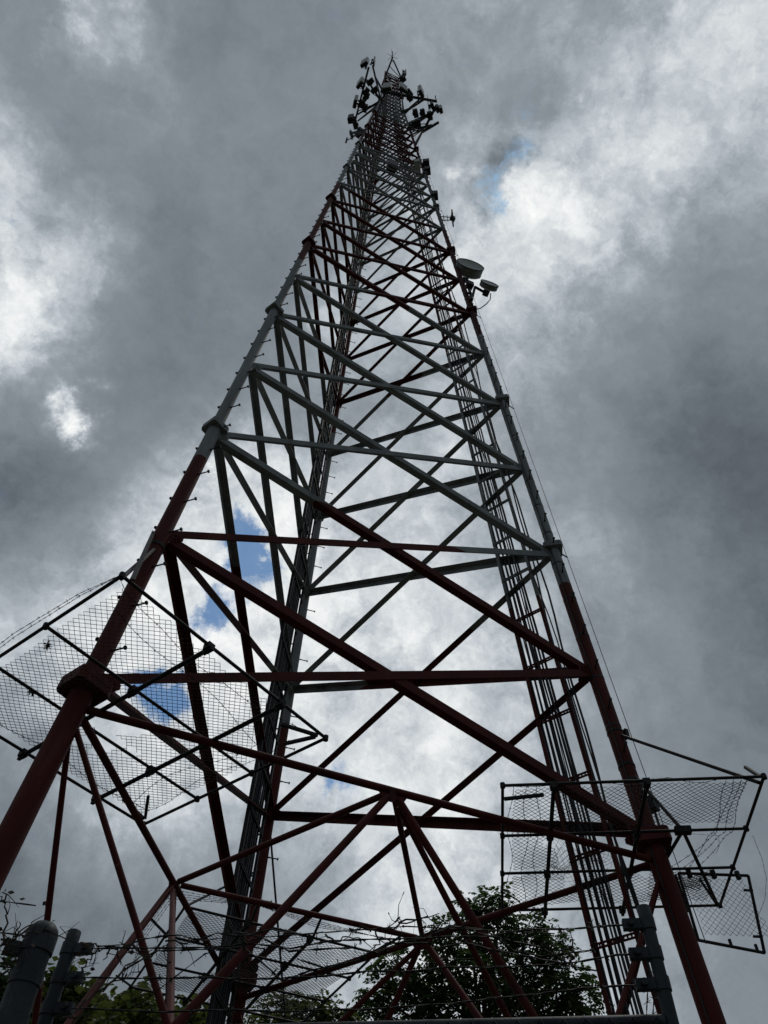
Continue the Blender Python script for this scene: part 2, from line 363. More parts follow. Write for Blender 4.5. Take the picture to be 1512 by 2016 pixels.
# step bolts: the hundred that show largest are separate, the rest one piece
sb = []
BD = [(R_(-42), R_(122)), (R_(244), R_(62)), (R_(-5), R_(178))]
for j in range(3):
    z = .55; i = 0
    while z < 60:
        a = BD[j][i % 2]; ax = nrm(leg(j, z+1)-leg(j, z)); d = np.array([math.cos(a), math.sin(a), 0]); d = nrm(d-ax*(d@ax))
        sb.append((depth(leg(j, z)), j, leg(j, z)+d*lr(z)*.9, d)); z += .4; i += 1
    z = -.9; i = 0
sb.sort(key=lambda t: t[0])
def bolt_mb(p, d):
    return MB().tube([p, p+d*.2], .012, 6).tube([p+d*.19, p+d*.21], .028, 8).tube([p+d*.02, p+d*.035], .02, 6)
for t in sb[:100]: bolt_mb(t[2], t[3]).build('step_bolt', DARKSTEEL, legs[t[1]])
rest = MB()
for t in sb[100:]: m_ = bolt_mb(t[2], t[3]); rest._add(m_.v, m_.f)
o = rest.build('step_bolt', DARKSTEEL, tower); o['kind'] = 'stuff'
# X bracing of steel angles in the three faces
FACES = ((0, 1), (1, 2), (2, 0))            # (left, right) as seen from outside the tower
br = []
for fi, (l, r) in enumerate(FACES):
    n_out = nrm((leg(l, 0)+leg(r, 0))[:2].tolist()+[0]); n_in = -n_out
    for za, zb in zip(nodes[:-1], nodes[1:]):
        w_ = .14 if za < 12 else .125 if za < 18 else .11 if za < 25 else .095 if za < 37 else .075 if za < 50 else .055
        lift = .12 if za == 0 else -.1
        liftb = -.1
        for typ in (0, 1):
            p = leg(l, zb+liftb) if typ == 0 else leg(l, za+lift)
            q = leg(r, za+lift) if typ == 0 else leg(r, zb+liftb)
            d = nrm(q-p); p2 = p+d*(lr(za)+.05); q2 = q-d*(lr(za)+.05)
            pu = nrm(np.cross(n_in, d)); pu = pu if pu[2] > 0 else -pu
            m = MB()
            if typ == 0: m.angle(p2-pu*w_*.5, q2-pu*w_*.5, pu, n_in, w_, .014)
            else: m.angle(p2+pu*w_*.5+n_out*.016, q2+pu*w_*.5+n_out*.016, -pu, n_in, w_, .014)
            br.append((depth((p+q)/2), m))
        if za > 33:
            p = leg(l, za-.02); q = leg(r, za-.02); d = nrm(q-p)
            br.append((depth((p+q)/2)+3, MB().angle(p+d*.1+n_in*.03, q-d*.1+n_in*.03, UP, n_in, .06, .01)))
    # gusset plates, part of the leg they are welded to
        for s_, o_ in ((l, r), (r, l)):
            if za > 31: continue
            c = leg(s_, za+lift); d = nrm(leg(o_, za)-leg(s_, za)); e = nrm(np.cross(n_out, d))
            gw = .26 if za == 0 else .21 if za < 13 else .17
            poly = [(.0, -gw*.55), (gw*.6, -gw*.42), (gw, -gw*.12), (gw, gw*.12), (gw*.6, gw*.42), (0, gw*.55)]
            gm = MB().prism(poly, (d, e, n_out), .012, c+d*lr(za)*.8+n_out*.008)
            if za < 20:
                for bx, by in ((.45, -.2), (.7, -.1), (.45, .2), (.7, .1)):
                    bc = c+d*(lr(za)*.8+gw*bx)+e*gw*by; gm.tube([bc-n_out*.02, bc+n_out*.04], .016, 6)
            gm.build('gusset_plate', PAINT, legs[s_])
br.sort(key=lambda t: t[0])
for dd, m in br[:100]: m.build('brace', PAINT, tower)
rest = MB()
for dd, m in br[100:]: rest._add(m.v, m.f)
o = rest.build('brace', PAINT, tower); o['kind'] = 'stuff'
# bottom section: pipe frame with knee braces
ZK = -.28
nd = [leg(j, ZK) for j in range(3)]; bs = [leg(j, BASEZ) for j in range(3)]
mid = {(0, 1): (nd[0]+nd[1])/2, (1, 2): (nd[1]+nd[2])/2, (0, 2): (nd[0]+nd[2])/2}
def pipe(name, a, b, r, trim_a=0, trim_b=0):
    d = nrm(b-a); MB().tube([a+d*trim_a, b-d*trim_b], r, 14).build(name, PAINT, tower, True)
for (i, j), m_ in mid.items():
    pipe('horizontal_pipe', nd[i], m_-nrm(m_-nd[i])*.05, .046, .13); pipe('horizontal_pipe', nd[j], m_-nrm(m_-nd[j])*.05, .046, .13)
    for k in (i, j):
        dn = nrm(bs[k]-m_); pipe('knee_brace', m_, bs[k], .044, .12, .15)
        q = (m_+bs[k])/2; pipe('sub_brace', leg(k, ZK-.12), q, .032, .14, .03)
        g_ = nrm(np.cross(nd[j]-nd[i], UP))
    e = nrm(nd[j]-nd[i]); f_ = nrm(np.cross(e, UP)); 
    MB().prism([(-.17, .05), (.17, .05), (.2, -.02), (.12, -.15), (-.12, -.15), (-.2, -.02)], (e, np.cross(f_, e), f_), .014, m_).build('gusset_plate', PAINT, tower)
ks = list(mid)
for a, b in (((0, 1), (1, 2)), ((1, 2), (0, 2)), ((0, 2), (0, 1))): pipe('plan_brace', mid[a], mid[b], .04, .1, .1)
for a, b, k in (((0, 1), (1, 2), 1), ((1, 2), (0, 2), 2), ((0, 2), (0, 1), 0)):
    pipe('hip_brace', mid[a]-UP*.06, (mid[b]+bs[k])/2, .038, .14, .05)
for j in range(3):
    b = leg(j, BASEZ); m = MB().box((b[0], b[1], (b[2]-.06)/2), (.9, .9, b[2]-.061)); m.build('concrete_pier', CONC, tower)
# top: grating of bars, spreader and mast
tb = [leg(j, ZTOP) for j in range(3)]
m = MB()
for i in range(3): m.bar(tb[i], tb[(i+1) % 3], .06, .06)
m.build('top_ring', DARKSTEEL, tower)
for i in range(1, 9):
    f = i/9.0; MB().bar(tb[0]+(tb[2]-tb[0])*f, tb[1]+(tb[2]-tb[1])*f, .035, .05).build('top_bar', DARKSTEEL, tower)
# bands and a cable strapped to the near right leg
z = .9
while z < 26:
    ax = nrm(leg(1, z+1)-leg(1, z)); c = leg(1, z)
    MB().tube([c-ax*.018, c+ax*.018], lr(z)+.004, 20).build('strap_band', BLACK, legs[1]); z += .95
m = MB(); dc = nrm([-.9, -.45, 0]); m.tube([leg(1, z_)+dc*(lr(z_)+.012)+ (np.array([random.uniform(-.012,.012),random.uniform(-.012,.012),0])) for z_ in np.arange(-5.5, 40, .7)], .011, 6); m.build('strapped_cable', BLACK, legs[1])

# ------------------------------------------------------------------ cable ladders
def ladder(label, s_, o_, off1, off2, inset, cables, extra, ztop, step, rail_m, z0=BASEZ-.5):
    t = thing('cable_ladder', label, 'cable ladder', (*leg(s_, BASEZ)[:2], .0))
    def P(z, o, ins=0):
        e = nrm(leg(o_, z)-leg(s_, z)); n_in = nrm(-(leg(s_, z)+leg(o_, z))[:2].tolist()+[0]) if False else -nrm(np.array([*(leg(s_, 0)+leg(o_, 0))[:2], 0]))
        wd = np.linalg.norm(leg(o_, z)-leg(s_, z)); o = o*min(1, (wd*.42)/off2)
        return leg(s_, z)+e*o+n_in*(inset+ins)
    zs = list(np.arange(z0, ztop, 6.1))+[ztop]
    for o in (off1, off2):
        m = MB()
        for a, b in zip(zs[:-1], zs[1:]): m.angle(P(a, o), P(b, o), nrm(P(a, (off1+off2)/2)-P(a, o)), nrm(np.array([-P(a, o)[1], P(a, o)[0], 0])), .062, .008)
        m.build('rail', rail_m, t)
    z = z0+.8; n = 0; rest = MB()
    while z < ztop:
        a, b = P(z, off1), P(z, off2); m = MB(); e = nrm(b-a)
        for dz in (-.026, .026): m.bar(a+UP*dz, b+UP*dz, .03, .018)
        L_ = np.linalg.norm(b-a); k = .04
        while k < L_: m.box(a+e*k, (.018, .02, .04), (e, np.cross(UP, e), UP)); k += .055
        if n < 100: m.build('rung', rail_m, t)
        else: rest._add(m.v, m.f)
        z += step; n += 1
    for k in range(cables):
        f = (k+.7)/cables; jit = random.uniform(-.01, .01); lay = .035 if k % 2 else .07
        o = off2+(off1-off2)*f*extra+jit; ph = random.uniform(0, 6)
        MB().tube([P(z_, o+.006*math.sin(z_*1.7+ph), -lay+.006*math.sin(z_*.9+ph*2)) for z_ in np.arange(z0, ztop+.5, 1.2)], random.choice((.013, .018, .022)), 6).build('coaxial_cable', BLACK, t, True)
    return t, P
lad1, PL1 = ladder('black cable ladder packed with coaxial cables beside the far leg', 2, 0, .5, 1.5, .1, 15, .85, 58, 1.0, DARKSTEEL)
lad2, PL2 = ladder('red and white cable ladder with loosely spaced cables beside the right leg', 1, 2, .5, 1.16, .12, 9, .62, 56, 1.16, PAINT)
for k, (o, r) in enumerate(((.42, .016), (.36, .018), (.45, .012), (.75,.008),(.8,.008))):
    ph = k*1.7
    MB().tube([PL2(z_, o+.05*math.sin(z_*.55+ph)+.02*math.sin(z_*1.9+ph), .05) for z_ in np.arange(BASEZ-.4, 50, .6)], r, 6).build('coaxial_cable', BLACK, lad2, True)
# thin safety cable outside the near right leg
dS = nrm(np.array([.93, .2, 0]))
t = thing('safety_cable', 'thin straight steel cable held clear of the outer side of the right leg', 'cable', leg(1, .2)+dS*.3)
MB().tube([leg(1, z_)+dS*(.40 if z_ < 20 else .34) for z_ in np.arange(-1.2, 60, 3)], .006, 6).build('wire', BLACK, t)
for z_ in (6.2, 12.3, 18.4, 24.5, 30.6, 36.7): MB().bar(leg(1, z_)+dS*.1, leg(1, z_)+dS*(.41 if z_ < 20 else .35), .02, .02).build('standoff', DARKSTEEL, t)

# ------------------------------------------------------------------ chain link
def chainlink(mb, O, eu, ev, W, Hh, p, r, keep=None, disp=None):
    """woven zigzag wires filling a W x Hh panel; keep(u,v) masks torn areas"""
    O = np.asarray(O, float); n = np.cross(eu, ev)
    s_ = p/2; nu = int(W/s_); nv = int(Hh/s_)
    for i in range(nu+1):
        run = []
        for k in range(nv+1):
            u = i*s_+(s_/2 if (k+i) % 2 else -s_/2)*1.03; v = k*s_
            ok = (-.02 <= u <= W+.02) and (keep is None or keep(u, v))
            if ok:
                q = O+eu*u+ev*v+n*(((k+i) % 2)-.5)*r*1.6
                if disp is not None: q = q+disp(u, v)
                run.append(q)
            if (not ok or k == nv) and run:
                if len(run) > 1: mb.tube(run, r, 4, False)
                run = []
    return mb
def barbed(mb, pts, r=.0022, gap=.13, b=.02):
    pts = [np.asarray(q, float) for q in pts]; P = []
    for a, c in zip(pts[:-1], pts[1:]):
        n = max(1, int(np.linalg.norm(c-a)/.03))
        for i in range(n): P.append(a+(c-a)*i/n)
    P.append(pts[-1]); A = []; B = []; s = 0; last = 0
    for i, q in enumerate(P):
        d = nrm(P[min(i+1, len(P)-1)]-P[max(i-1, 0)]); u, v = frame(d); a = i*1.1
        o_ = (math.cos(a)*u+math.sin(a)*v)*r; A.append(q+o_); B.append(q-o_)
        if i: s += np.linalg.norm(P[i]-P[i-1])
        if s-last > gap:
            last = s
            for _ in range(4):
                w1 = nrm(RNG.normal(size=3)); w1 = nrm(w1-d*(w1@d)*.8); mb.tube([q-w1*b*.2, q+w1*b], r*.8, 4)
            mb.tube([q-d*b*.35, q+d*b*.35], r*2.3, 5)
    mb.tube(A, r, 4); mb.tube(B, r, 4); return mb
def sag(a, b, s, n=12, wob=.0):
    a = np.asarray(a, float); b = np.asarray(b, float)
    return [a+(b-a)*t-UP*s*4*t*(1-t)+RNG.normal(size=3)*wob*(0 < t < 1) for t in np.linspace(0, 1, n)]

# ------------------------------------------------------------------ climb guards round the three legs
def guard(label, j, O, th, zg, pu, pv, bays, coupl=True):
    eu = np.array([math.cos(th), math.sin(th), 0]); ev = np.array([-eu[1], eu[0], 0]); O = np.array([O[0], O[1], zg+ZG]); W = 3.05
    t = thing('climbing_guard', label, 'climbing guard', O+eu*W/2+ev*W/2, 'climbing guards round the tower legs')
    def L(u, v, dz=0): return O+eu*u+ev*v+UP*dz
    def pp(a, b, r=.019, nm='frame_pipe'): return MB().tube([a, b], r, 10).build(nm, DARKSTEEL, t, True)
    for a, b in (((0, 0), (W, 0)), ((W, 0), (W, W)), ((W, W), (0, W)), ((0, W), (0, 0))): pp(L(*a), L(*b))
    for u in pu:
        dz = -.052
        pp(L(u, -.06, dz), L(u, W+.06, dz), .026)
    for v in pv: pp(L(0, v), L(W, v))
    for u in list(pu):
        for v in [0, W]+list(pv): MB().box(L(u, v, -.025), (.085, .085, .075), (eu, ev, UP)).box(L(u, v, -.078), (.04, .13, .025), (eu, ev, UP)).build('pipe_clamp', DARKSTEEL, t)
    for u in (0, W):
        for v in [0, W]+list(pv): MB().tube([L(u, v, -.03), L(u, v, .03)], .032, 8).build('pipe_clamp', DARKSTEEL, t)
    for k, (u0, v0, w_, h_, keep, amp) in enumerate(bays):
        ph = RNG.uniform(0, 6, 4)
        dp = lambda u, v, a=amp, q=ph: UP*(a*(math.sin(u*2.3+q[0])*math.sin(v*1.9+q[1])+.5*math.sin(u*5+v*4+q[2])))+eu*.012*math.sin(v*4+q[3])
        mb = chainlink(MB(), L(u0, v0, .04), eu, ev, w_, h_, .08, .0036, keep, dp); mb.build('chain_link_mesh', WIRE, t)
    return t, L, eu, ev
# left guard
uL = nrm(leg(0, 0)[:2].tolist()+[0])
def keepL(u, v):
    x, y = u+.1, v+.12                     # panel coordinates
    if x > 2.95-.75*max(0, (1.1-y))*1.0: return False
    if math.hypot((x-1.42)/.40, (y-1.72)/.30) < 1+.2*math.sin(9*x+7*y): return False
    if 1.45 < x < 2.0 and 2.0 < y < 2.5 and (x+y) < 4.0+.15*math.sin(x*23): return False
    if y < .1+.05*math.sin(x*13) or y > 3.0: return False
    return True
gL, LL, eu, ev = guard('square chain-link climbing guard round the left leg against bright cloud', 0, (-3.70, -4.22), R_(30), -.2, (1.18, 2.28), (1.15, 2.07), [(.1, .12, 2.9, 2.85, keepL, .02)])
m = MB()
for s_ in (.07, .12): barbed(m, [LL(.0-s_*.3, 3.0, .03), LL(-.03-s_*.55, 1.6, .02+s_*.5), LL(-.02-s_*.5, .55, .03), LL(.0, .02, .03)])
barbed(m, [LL(.05, .1, .05)]+[LL(.05+2.9*f, .12+.22*math.sin(f*3.1)+.02*math.sin(f*19), .03) for f in np.linspace(.05, 1, 12)])
barbed(m, [LL(.3+2.6*f, 2.86+.05*math.sin(f*11), .03) for f in np.linspace(0, 1, 12)])
barbed(m, [LL(2.86+.06*math.sin(f*9), .4+2.5*f, .03) for f in np.linspace(0, 1, 12)])
barbed(m, [LL(2.62+.1*math.sin(f*7), .4+2.5*f, .03) for f in np.linspace(0, 1, 12)])
barbed(m, [LL(.25+2.55*f, .42+.3*f+.05*math.sin(f*8), .03) for f in np.linspace(0, 1, 12)])
m.build('barbed_wire', WIRE, gL)
for a, b in (((2.98, 2.98), (2.55, 2.9)), ((2.98, 2.95), (2.7, 2.6)), ((2.98, .06), (2.6, .3)), ((2.98, .1), (2.9, .5)), ((.03, 2.98), (.3, 2.6))): MB().bar(LL(*a, .02), LL(*b, .05), .035, .035).build('wire_arm', DARKSTEEL, gL)
sp_ = leg(0, 2.62)
MB().tube([LL(.02, .03), sp_+nrm(LL(.02, .03)-sp_)*.12], .024, 8).build('stay_rod', DARKSTEEL, gL, True)
MB().bar(LL(.10, -.03, .02), sp_+UP*.25-eu*.12, .05, .012).build('stay_rod', DARKSTEEL, gL)
MB().tube([sp_-UP*.03, sp_+UP*.03+eu*.001], lr(2)+.012, 16).build('stay_clamp', DARKSTEEL, gL)
for q in ((.35, .95), (1.0, 2.75)): pass
# right guard
def kR1(u, v): return True
def kR2(u, v): return u < .52+.08*math.sin(v*17) or (v > .5 and u < .65)
def kR3(u, v): return not (.75 < u < 1.02 and v < .45+.2*math.sin(u*9)) and not (v < .12+.05*math.sin(11*u))
gR, LR_, eur, evr = guard('chain-link climbing guard round the right leg with one bay torn out', 1, (1.2, -2.72), R_(-28), -.2, (.6, 1.69), (1.1, 2.03),
    [(.12, .14, 2.8, .93, kR1, .025), (.12, 1.12, .8, .88, kR2, .03), (.12, 2.05, 2.75, .92, kR3, .045), (2.0, 2.2, .8, .7, None, .07)])
m = MB(); 
crp = RNG.uniform(0, 6, 6)
chainlink(m, LR_(.62, 1.25, -.02), nrm(eur+evr*.15-UP*.1), nrm(evr-UP*.55), .75, .55, .07, .0024, lambda u, v: v < .5-.2*u, lambda u, v: UP*.1*math.sin(u*7+crp[0])*math.cos(v*9+crp[1])+eur*.06*math.sin(v*13))
chainlink(m, LR_(.7, 1.3, -.05), nrm(eur-UP*.35), nrm(evr*.8-eur*.3-UP*.25), .6, .5, .07, .0024, None, lambda u, v: UP*.08*math.sin(u*9+crp[2])*math.cos(v*11+crp[3])+evr*.05*math.sin(u*12))
m.build('crumpled_mesh', WIRE, gR)
m = MB()
for k, x in enumerate((2.72, 2.8, 2.88, 2.66)):
    f_ = 1.5-.12*k
    barbed(m, [LR_(x+.03*math.sin(v*5+k), v, .05-.04*math.sin(v*2)) for v in np.linspace(.05, 1.2, 6)]+[LR_(x-.04-(.42-.1*k)*((v-1.2)/.8)**1.5, v, .02) for v in np.linspace(1.3, 2.05, 5)])
barbed(m, [LR_(u, .05+.03*math.sin(u*9), .05-.06*math.sin(u*3.3)**2) for u in np.linspace(.05, 2.95, 16)])
for x in (.1, .3, .45): barbed(m, [LR_(x+.04*math.sin(v*4+x*9), v, .05) for v in np.linspace(.1, 2.95, 14)])
cpt = at((1473, 1690), ZG-.15)
barbed(m, [at((1482, 1645), ZG-.15), at((1500, 1690), ZG-.3), at((1509, 1730), ZG-.45), at((1506, 1770), ZG-.6), at((1492, 1805), ZG-.8)], .0016, 9)
barbed(m, [LR_(2.0, 1.12, 0), at((1415, 1645), ZG-.25), at((1416, 1665), ZG-.3), at((1410, 1680), ZG-.35)], .0014, 9)
m.build('barbed_wire', WIRE, gR)
for (a, da), (b, db) in (((3.0, .05, 0), (3.0, .05, 0)),) if False else (): pass
MB().bar(LR_(3.02, .04, .03), at((1467, 1510), ZG+.12), .035, .035).build('wire_arm', DARKSTEEL, gR)
MB().bar(LR_(3.0, 3.02, .0), at((1378, 1731), ZG-.1), .03, .03).build('wire_arm', DARKSTEEL, gR)
MB().bar(LR_(.02, .28, .0), LR_(.5, .22, .0), .035, .035).build('wire_arm', DARKSTEEL, gR)
MB().bar(LR_(2.6, 3.1, -.05), LR_(2.3, 2.1, -.05), .03, .03).build('wire_arm', DARKSTEEL, gR)
s1 = leg(1, 1.75); s2 = leg(1, 1.15)
MB().tube([s1+nrm(LR_(3.0, .1)-s1)*.13, LR_(3.02, .12)], .024, 10).build('stay_rod', DARKSTEEL, gR, True)
jn = LR_(2.27, 1.1)
MB().tube([s2+nrm(jn-s2)*.12, jn], .024, 10).build('stay_rod', DARKSTEEL, gR, True)
MB().tube([jn, LR_(3.0, 3.0)], .024, 10).build('stay_rod', DARKSTEEL, gR, True)
MB().tube([jn, LR_(2.1, 2.03)], .022, 10).build('stay_rod', DARKSTEEL, gR, True)
MB().box(jn, (.2, .1, .08), (eur, evr, UP)).build('pipe_clamp', DARKSTEEL, gR)
m = MB()
for s_ in (s1, s2): m.tube([s_-UP*.02, s_+UP*.02], lr(1)+.008, 18)
m.box(s1+nrm([1, -.3, 0])*.16, (.06, .1, .14)); m.build('stay_clamp', DARKSTEEL, gR)
# far guard
def keepB(u, v):
    if math.hypot((u-.62)/.42, (v-1.6)/.55) < 1+.15*math.sin(8*u+5*v): return False
    if math.hypot((u-1.4)/.34, (v-2.55)/.34) < 1: return False
    return True
gB, LB, eub, evb = guard('chain-link climbing guard round the far leg in front of the trees', 2, (-1.58, 1.72), R_(3), -.25, (.95, 1.95), (1.0, 2.0), [(.1, .1, 2.85, 2.85, keepB, .03)])
m = MB()
for k in range(4):
    a = .03+.06*k
    barbed(m, [LB(-a, 3.0-.3*k, .12+.03*k), LB(-.2-a*.6, 1.5, .1), LB(-.1-a, .05, .22-.05*k), LB(1.0, -.12-a, .2-.03*k), LB(2.0, -.06-a, .12), LB(3.15, -.1-a, .2-.04*k)])
barbed(m, sag(LB(3.1, -.1, .15), LB(4.6, -.4, .1), .1)); barbed(m, sag(LB(3.1, 0, .1), LB(4.4, .1, .15), .05))
m.build('barbed_wire', WIRE, gB)
for u, v, du, dv in ((0, 0, -.25, -.25), (3.05, 0, .28, -.25), (0, 3.05, -.25, .2), (3.05, 3.05, .25, .25), (1, 0, 0, -.3), (2, 0, 0, -.3), (0, 1, -.3, 0), (0, 2, -.3, 0)): MB().bar(LB(u, v, .02), LB(u+du, v+dv, .2), .03, .03).build('wire_arm', DARKSTEEL, gB)
q_ = at((562, 2006), ZG-.27); MB().tube([leg(2, 2.55)+nrm([1, -.6, 0])*.1, q_], .02, 8).build('stay_rod', DARKSTEEL, gB, True)
for z_, tgt in ((1.9, (0, 0)),):
    s_ = leg(2, z_); MB().tube([s_+nrm(LB(*tgt)-s_)*.12, LB(*tgt)], .02, 8).build('stay_rod', DARKSTEEL, gB, True)
# loose gate panel hanging from the right guard
ha, hb = at((1336, 1719), ZG-.24), at((1473, 1724), ZG-.24); hc, hd = at((1505, 1876), ZG-1.13), at((1375, 1851), ZG-1.13)
gp = thing('mesh_hatch', 'loose framed chain-link hatch hanging down from the right guard', 'hatch', (ha+hb)/2)
for a, b in ((ha, hb), (hb, hc), (hc, hd), (hd, ha)): MB().tube([a, b], .02, 8).build('frame_pipe', DARKSTEEL, gp, True)
e1 = nrm(hb-ha); e2 = hd-ha; e2 = nrm(e2-e1*(e2@e1)); 
m = chainlink(MB(), ha+e1*.06+e2*.06, e1, e2, np.linalg.norm(hb-ha)+.12, np.linalg.norm(hc-hb)-.12, 0.08, .0031, lambda u, v: u < np.linalg.norm(hb-ha)-.12+.1*v); m.build('chain_link_mesh', WIRE, gp)
m = MB()
for f in (.15, .5, .85): m.tube([ha+(hb-ha)*f-e2*.05, ha+(hb-ha)*f+e2*.05], .035, 8)
for f in (.2, .8): m.box(hb+(hc-hb)*f-e1*.04, (.12, .02, .03), (e1, e2, np.cross(e1, e2)))
for f in (.1, .5): m.box(hc+(hd-hc)*f-e2*.04, (.03, .1, .03), (e1, e2, np.cross(e1, e2)))
m.build('hinge', DARKSTEEL, gp)
# leaf clumps caught in the left guard's mesh
for (px, s_, lb) in (((95, 1271), .085, 'dark round clump of debris caught in the upper mesh of the left guard'), ((62, 1364), .075, 'ragged leaf clump caught in the mesh left of the flange')):
    c = at(px, ZG-.13); m = MB()
    for k in range(26):
        d = nrm(RNG.normal(size=3)); q = c+d*s_*RNG.uniform(.1, .6); n1_, n2_ = frame(RNG.normal(size=3)); l = s_*RNG.uniform(.3, .6)
        m._add([q-n1_*l*.5, q+n2_*l*.3, q+n1_*l*.5, q-n2_*l*.3], [(0, 1, 2, 3)])
    for k in range(8): d = nrm(RNG.normal(size=3)); m.tube([c-d*s_*.3, c+d*s_*.7], .003, 4)
    tag(m.build('debris_clump', VINE), lb, 'debris', 'clumps of debris in the mesh')

# ------------------------------------------------------------------ things on the near right leg
def boxy(name, label, cat, c, size, ax, m, group=None, fins=True):
    t = thing(name, label, cat, c, group); s = np.array(size)
    MB().box(c, s*np.array([1, 1, .94]), ax).build('housing', m, t)
    if fins:
        q = MB()
        for k in range(6): q.box(c+np.asarray(ax[1])*(s[1]*.5+.012)+np.asarray(ax[0])*(k-2.5)*s[0]*.15, (s[0]*.03, .03, s[2]*.86), ax)
        q.build('cooling_fins', m, t)
    MB().box(c-np.asarray(ax[1])*(s[1]*.5+.03), (s[0]*.35, .06, s[2]*.5), ax).build('bracket', DARKSTEEL, t); return t
def axes(outdir):
    o_ = nrm(np.array([outdir[0], outdir[1], 0])); return np.array([np.cross(o_, UP), o_, UP])
uR = nrm(leg(1, 0)[:2].tolist()+[0])
# dishes: centre pixel, height, diameter
zd = 22.6; c1 = at((921, 536), zd+ZG); c2 = at((961, 566), 20.6+ZG)
def dish(label, c, dia, dpt, facing, m_pole_to, bowl):
    t = thing('dish_antenna', label, 'dish antenna', c, 'microwave dishes on the right leg'); f = nrm(facing); R = dia/2
    MB().lathe([(0, -dpt*.55), (R*.35, -dpt*.52), (R*.8, -dpt*.3), (R*.97, -dpt*.1), (R*.985, 0), (R*.985, dpt)], c, f, 40).build('shroud', DISHGREY, t, True)
    MB().lathe([(R*.985, dpt-.02), (R*1.015, dpt-.02), (R*1.015, dpt+.01), (R*.96, dpt+.012)], c, f, 40).build('rim', BOXGREY, t, True)
    MB().lathe([(R*.975, dpt), (R*.8, dpt-bowl*.5), (R*.4, dpt-bowl), (0, dpt-bowl*1.08)], c, f, 40).build('radome', RADOME, t, True)
    b = c-f*dpt*.55; m = MB(); m.lathe([(0.001, -.22), (.11, -.22), (.12, 0), (.001, 0)], b, f, 14); m.build('radio_unit', BOXGREY, t)
    return t, b
fd = nrm(np.array([-.12, -.99, .0]))
fz = ray((925, 527))
d1, b1 = dish('larger round microwave dish with a pale concave face on the right leg', c1, 1.05, .30, nrm(np.array([-.12, -.99, .02])), None, .10)
d2, b2 = dish('smaller flat drum microwave dish outermost from the right leg', c2, .66, .15, nrm(np.array([-.08, -.97, .12])), None, .02)
m = MB(); pa = at((912, 600), 19.2+ZG); L4 = leg(1, 19.2); L5 = leg(1, 20.6)
pm = at((929, 590), 19.0+ZG)
MB().tube([pm, c1+(b1-c1)*1.2], .05, 10).build('mount_pipe', DARKSTEEL, d1, True)
MB().box((pm+c1)/2, (.22, .22, .3)).build('bracket', DARKSTEEL, d1)
pm2 = at((926, 602), 18.9+ZG)
MB().tube([pm2, at((935, 565), 20.6+ZG)], .045, 10).build('mount_pipe', DARKSTEEL, d2, True)
MB().tube([at((935, 565), 20.5+ZG), b2-nrm(c2-b2)*.12], .05, 10).build('bracket', DARKSTEEL, d2, True)
MB().tube([leg(1, 18.85), pm2], .04, 8).build('mount_arm', DARKSTEEL, d2); MB().tube([leg(1, 20.0), pm+UP*.6], .04, 8).build('mount_arm', DARKSTEEL, d1)
MB().tube([leg(1, 18.6), pm-UP*.3], .04, 8).build('mount_arm', DARKSTEEL, d1)
MB().tube([at((966, 578), 20.4+ZG), at((965, 590), 19.9+ZG), at((958, 598), 19.4+ZG), at((946, 607), 19+ZG), leg(1, 18.5)+uR*.1], .018, 6).build('feed_cable', BLACK, d2, True)
axR = axes(uR)
beac = []
boxy('equipment_box', 'black box high on the right leg, topmost of the pair just below the antennas', 'equipment box', at((839, 323), 38.4+ZG), (.45, .35, .5), axR, BLACK, 'black boxes on the right leg', False)
boxy('equipment_box', 'black box hung just under a similar one high on the right leg', 'equipment box', at((842, 336), 37.2+ZG), (.35, .3, .5), axR, BLACK, 'black boxes on the right leg', False)
boxy('equipment_box', 'single black box with light top midway up the right leg', 'equipment box', at((856, 385), 32.4+ZG), (.34, .3, .5), axR, BOXGREY, 'black boxes on the right leg', False)
boxy('antenna_box', 'pale slanted box fixed inside the right leg below the antennas', 'antenna', at((822, 331), 37.6+ZG), (.8, .3, .45), axR, RADOME, None, False)
t = boxy('junction_box', 'small black box on a bracket above the right leg flange', 'junction box', at((1283, 1583), 1.0+ZG), (.18, .14, .2), axes((.5, -1)), BLACK, None, False)
MB().tube([at((1289, 1598), .9+ZG), at((1299, 1630), .55+ZG)], .02, 8).build('stem', DARKSTEEL, t)
# small side antenna with elements
zy = 28.9+ZG; yc = at((891, 430), zy)
t = thing('side_antenna', 'small black antenna held out on thin arms right of the leg', 'antenna', yc)
ly = leg(1, 28.9)
for dz in (-.35, .25): MB().tube([ly+UP*dz, yc+UP*dz*.6], .02, 6).build('arm', DARKSTEEL, t)
MB().tube([yc-UP*.5, yc+UP*.8], .03, 8).build('mast', DARKSTEEL, t)
MB().box(yc, (.2, .16, .34)).build('body', BLACK, t)
for k, dz in enumerate((.15, -.2)): MB().tube([yc+UP*dz-axR[0]*.3, yc+UP*dz+axR[0]*.34], .03, 6).build('element', BLACK, t)
f4 = (ly+yc)/2
for s_ in (.3, .6): MB().tube([ly+(yc-ly)*s_-UP*.45, ly+(yc-ly)*s_+UP*.45], .014, 6).build('element', DARKSTEEL, t)

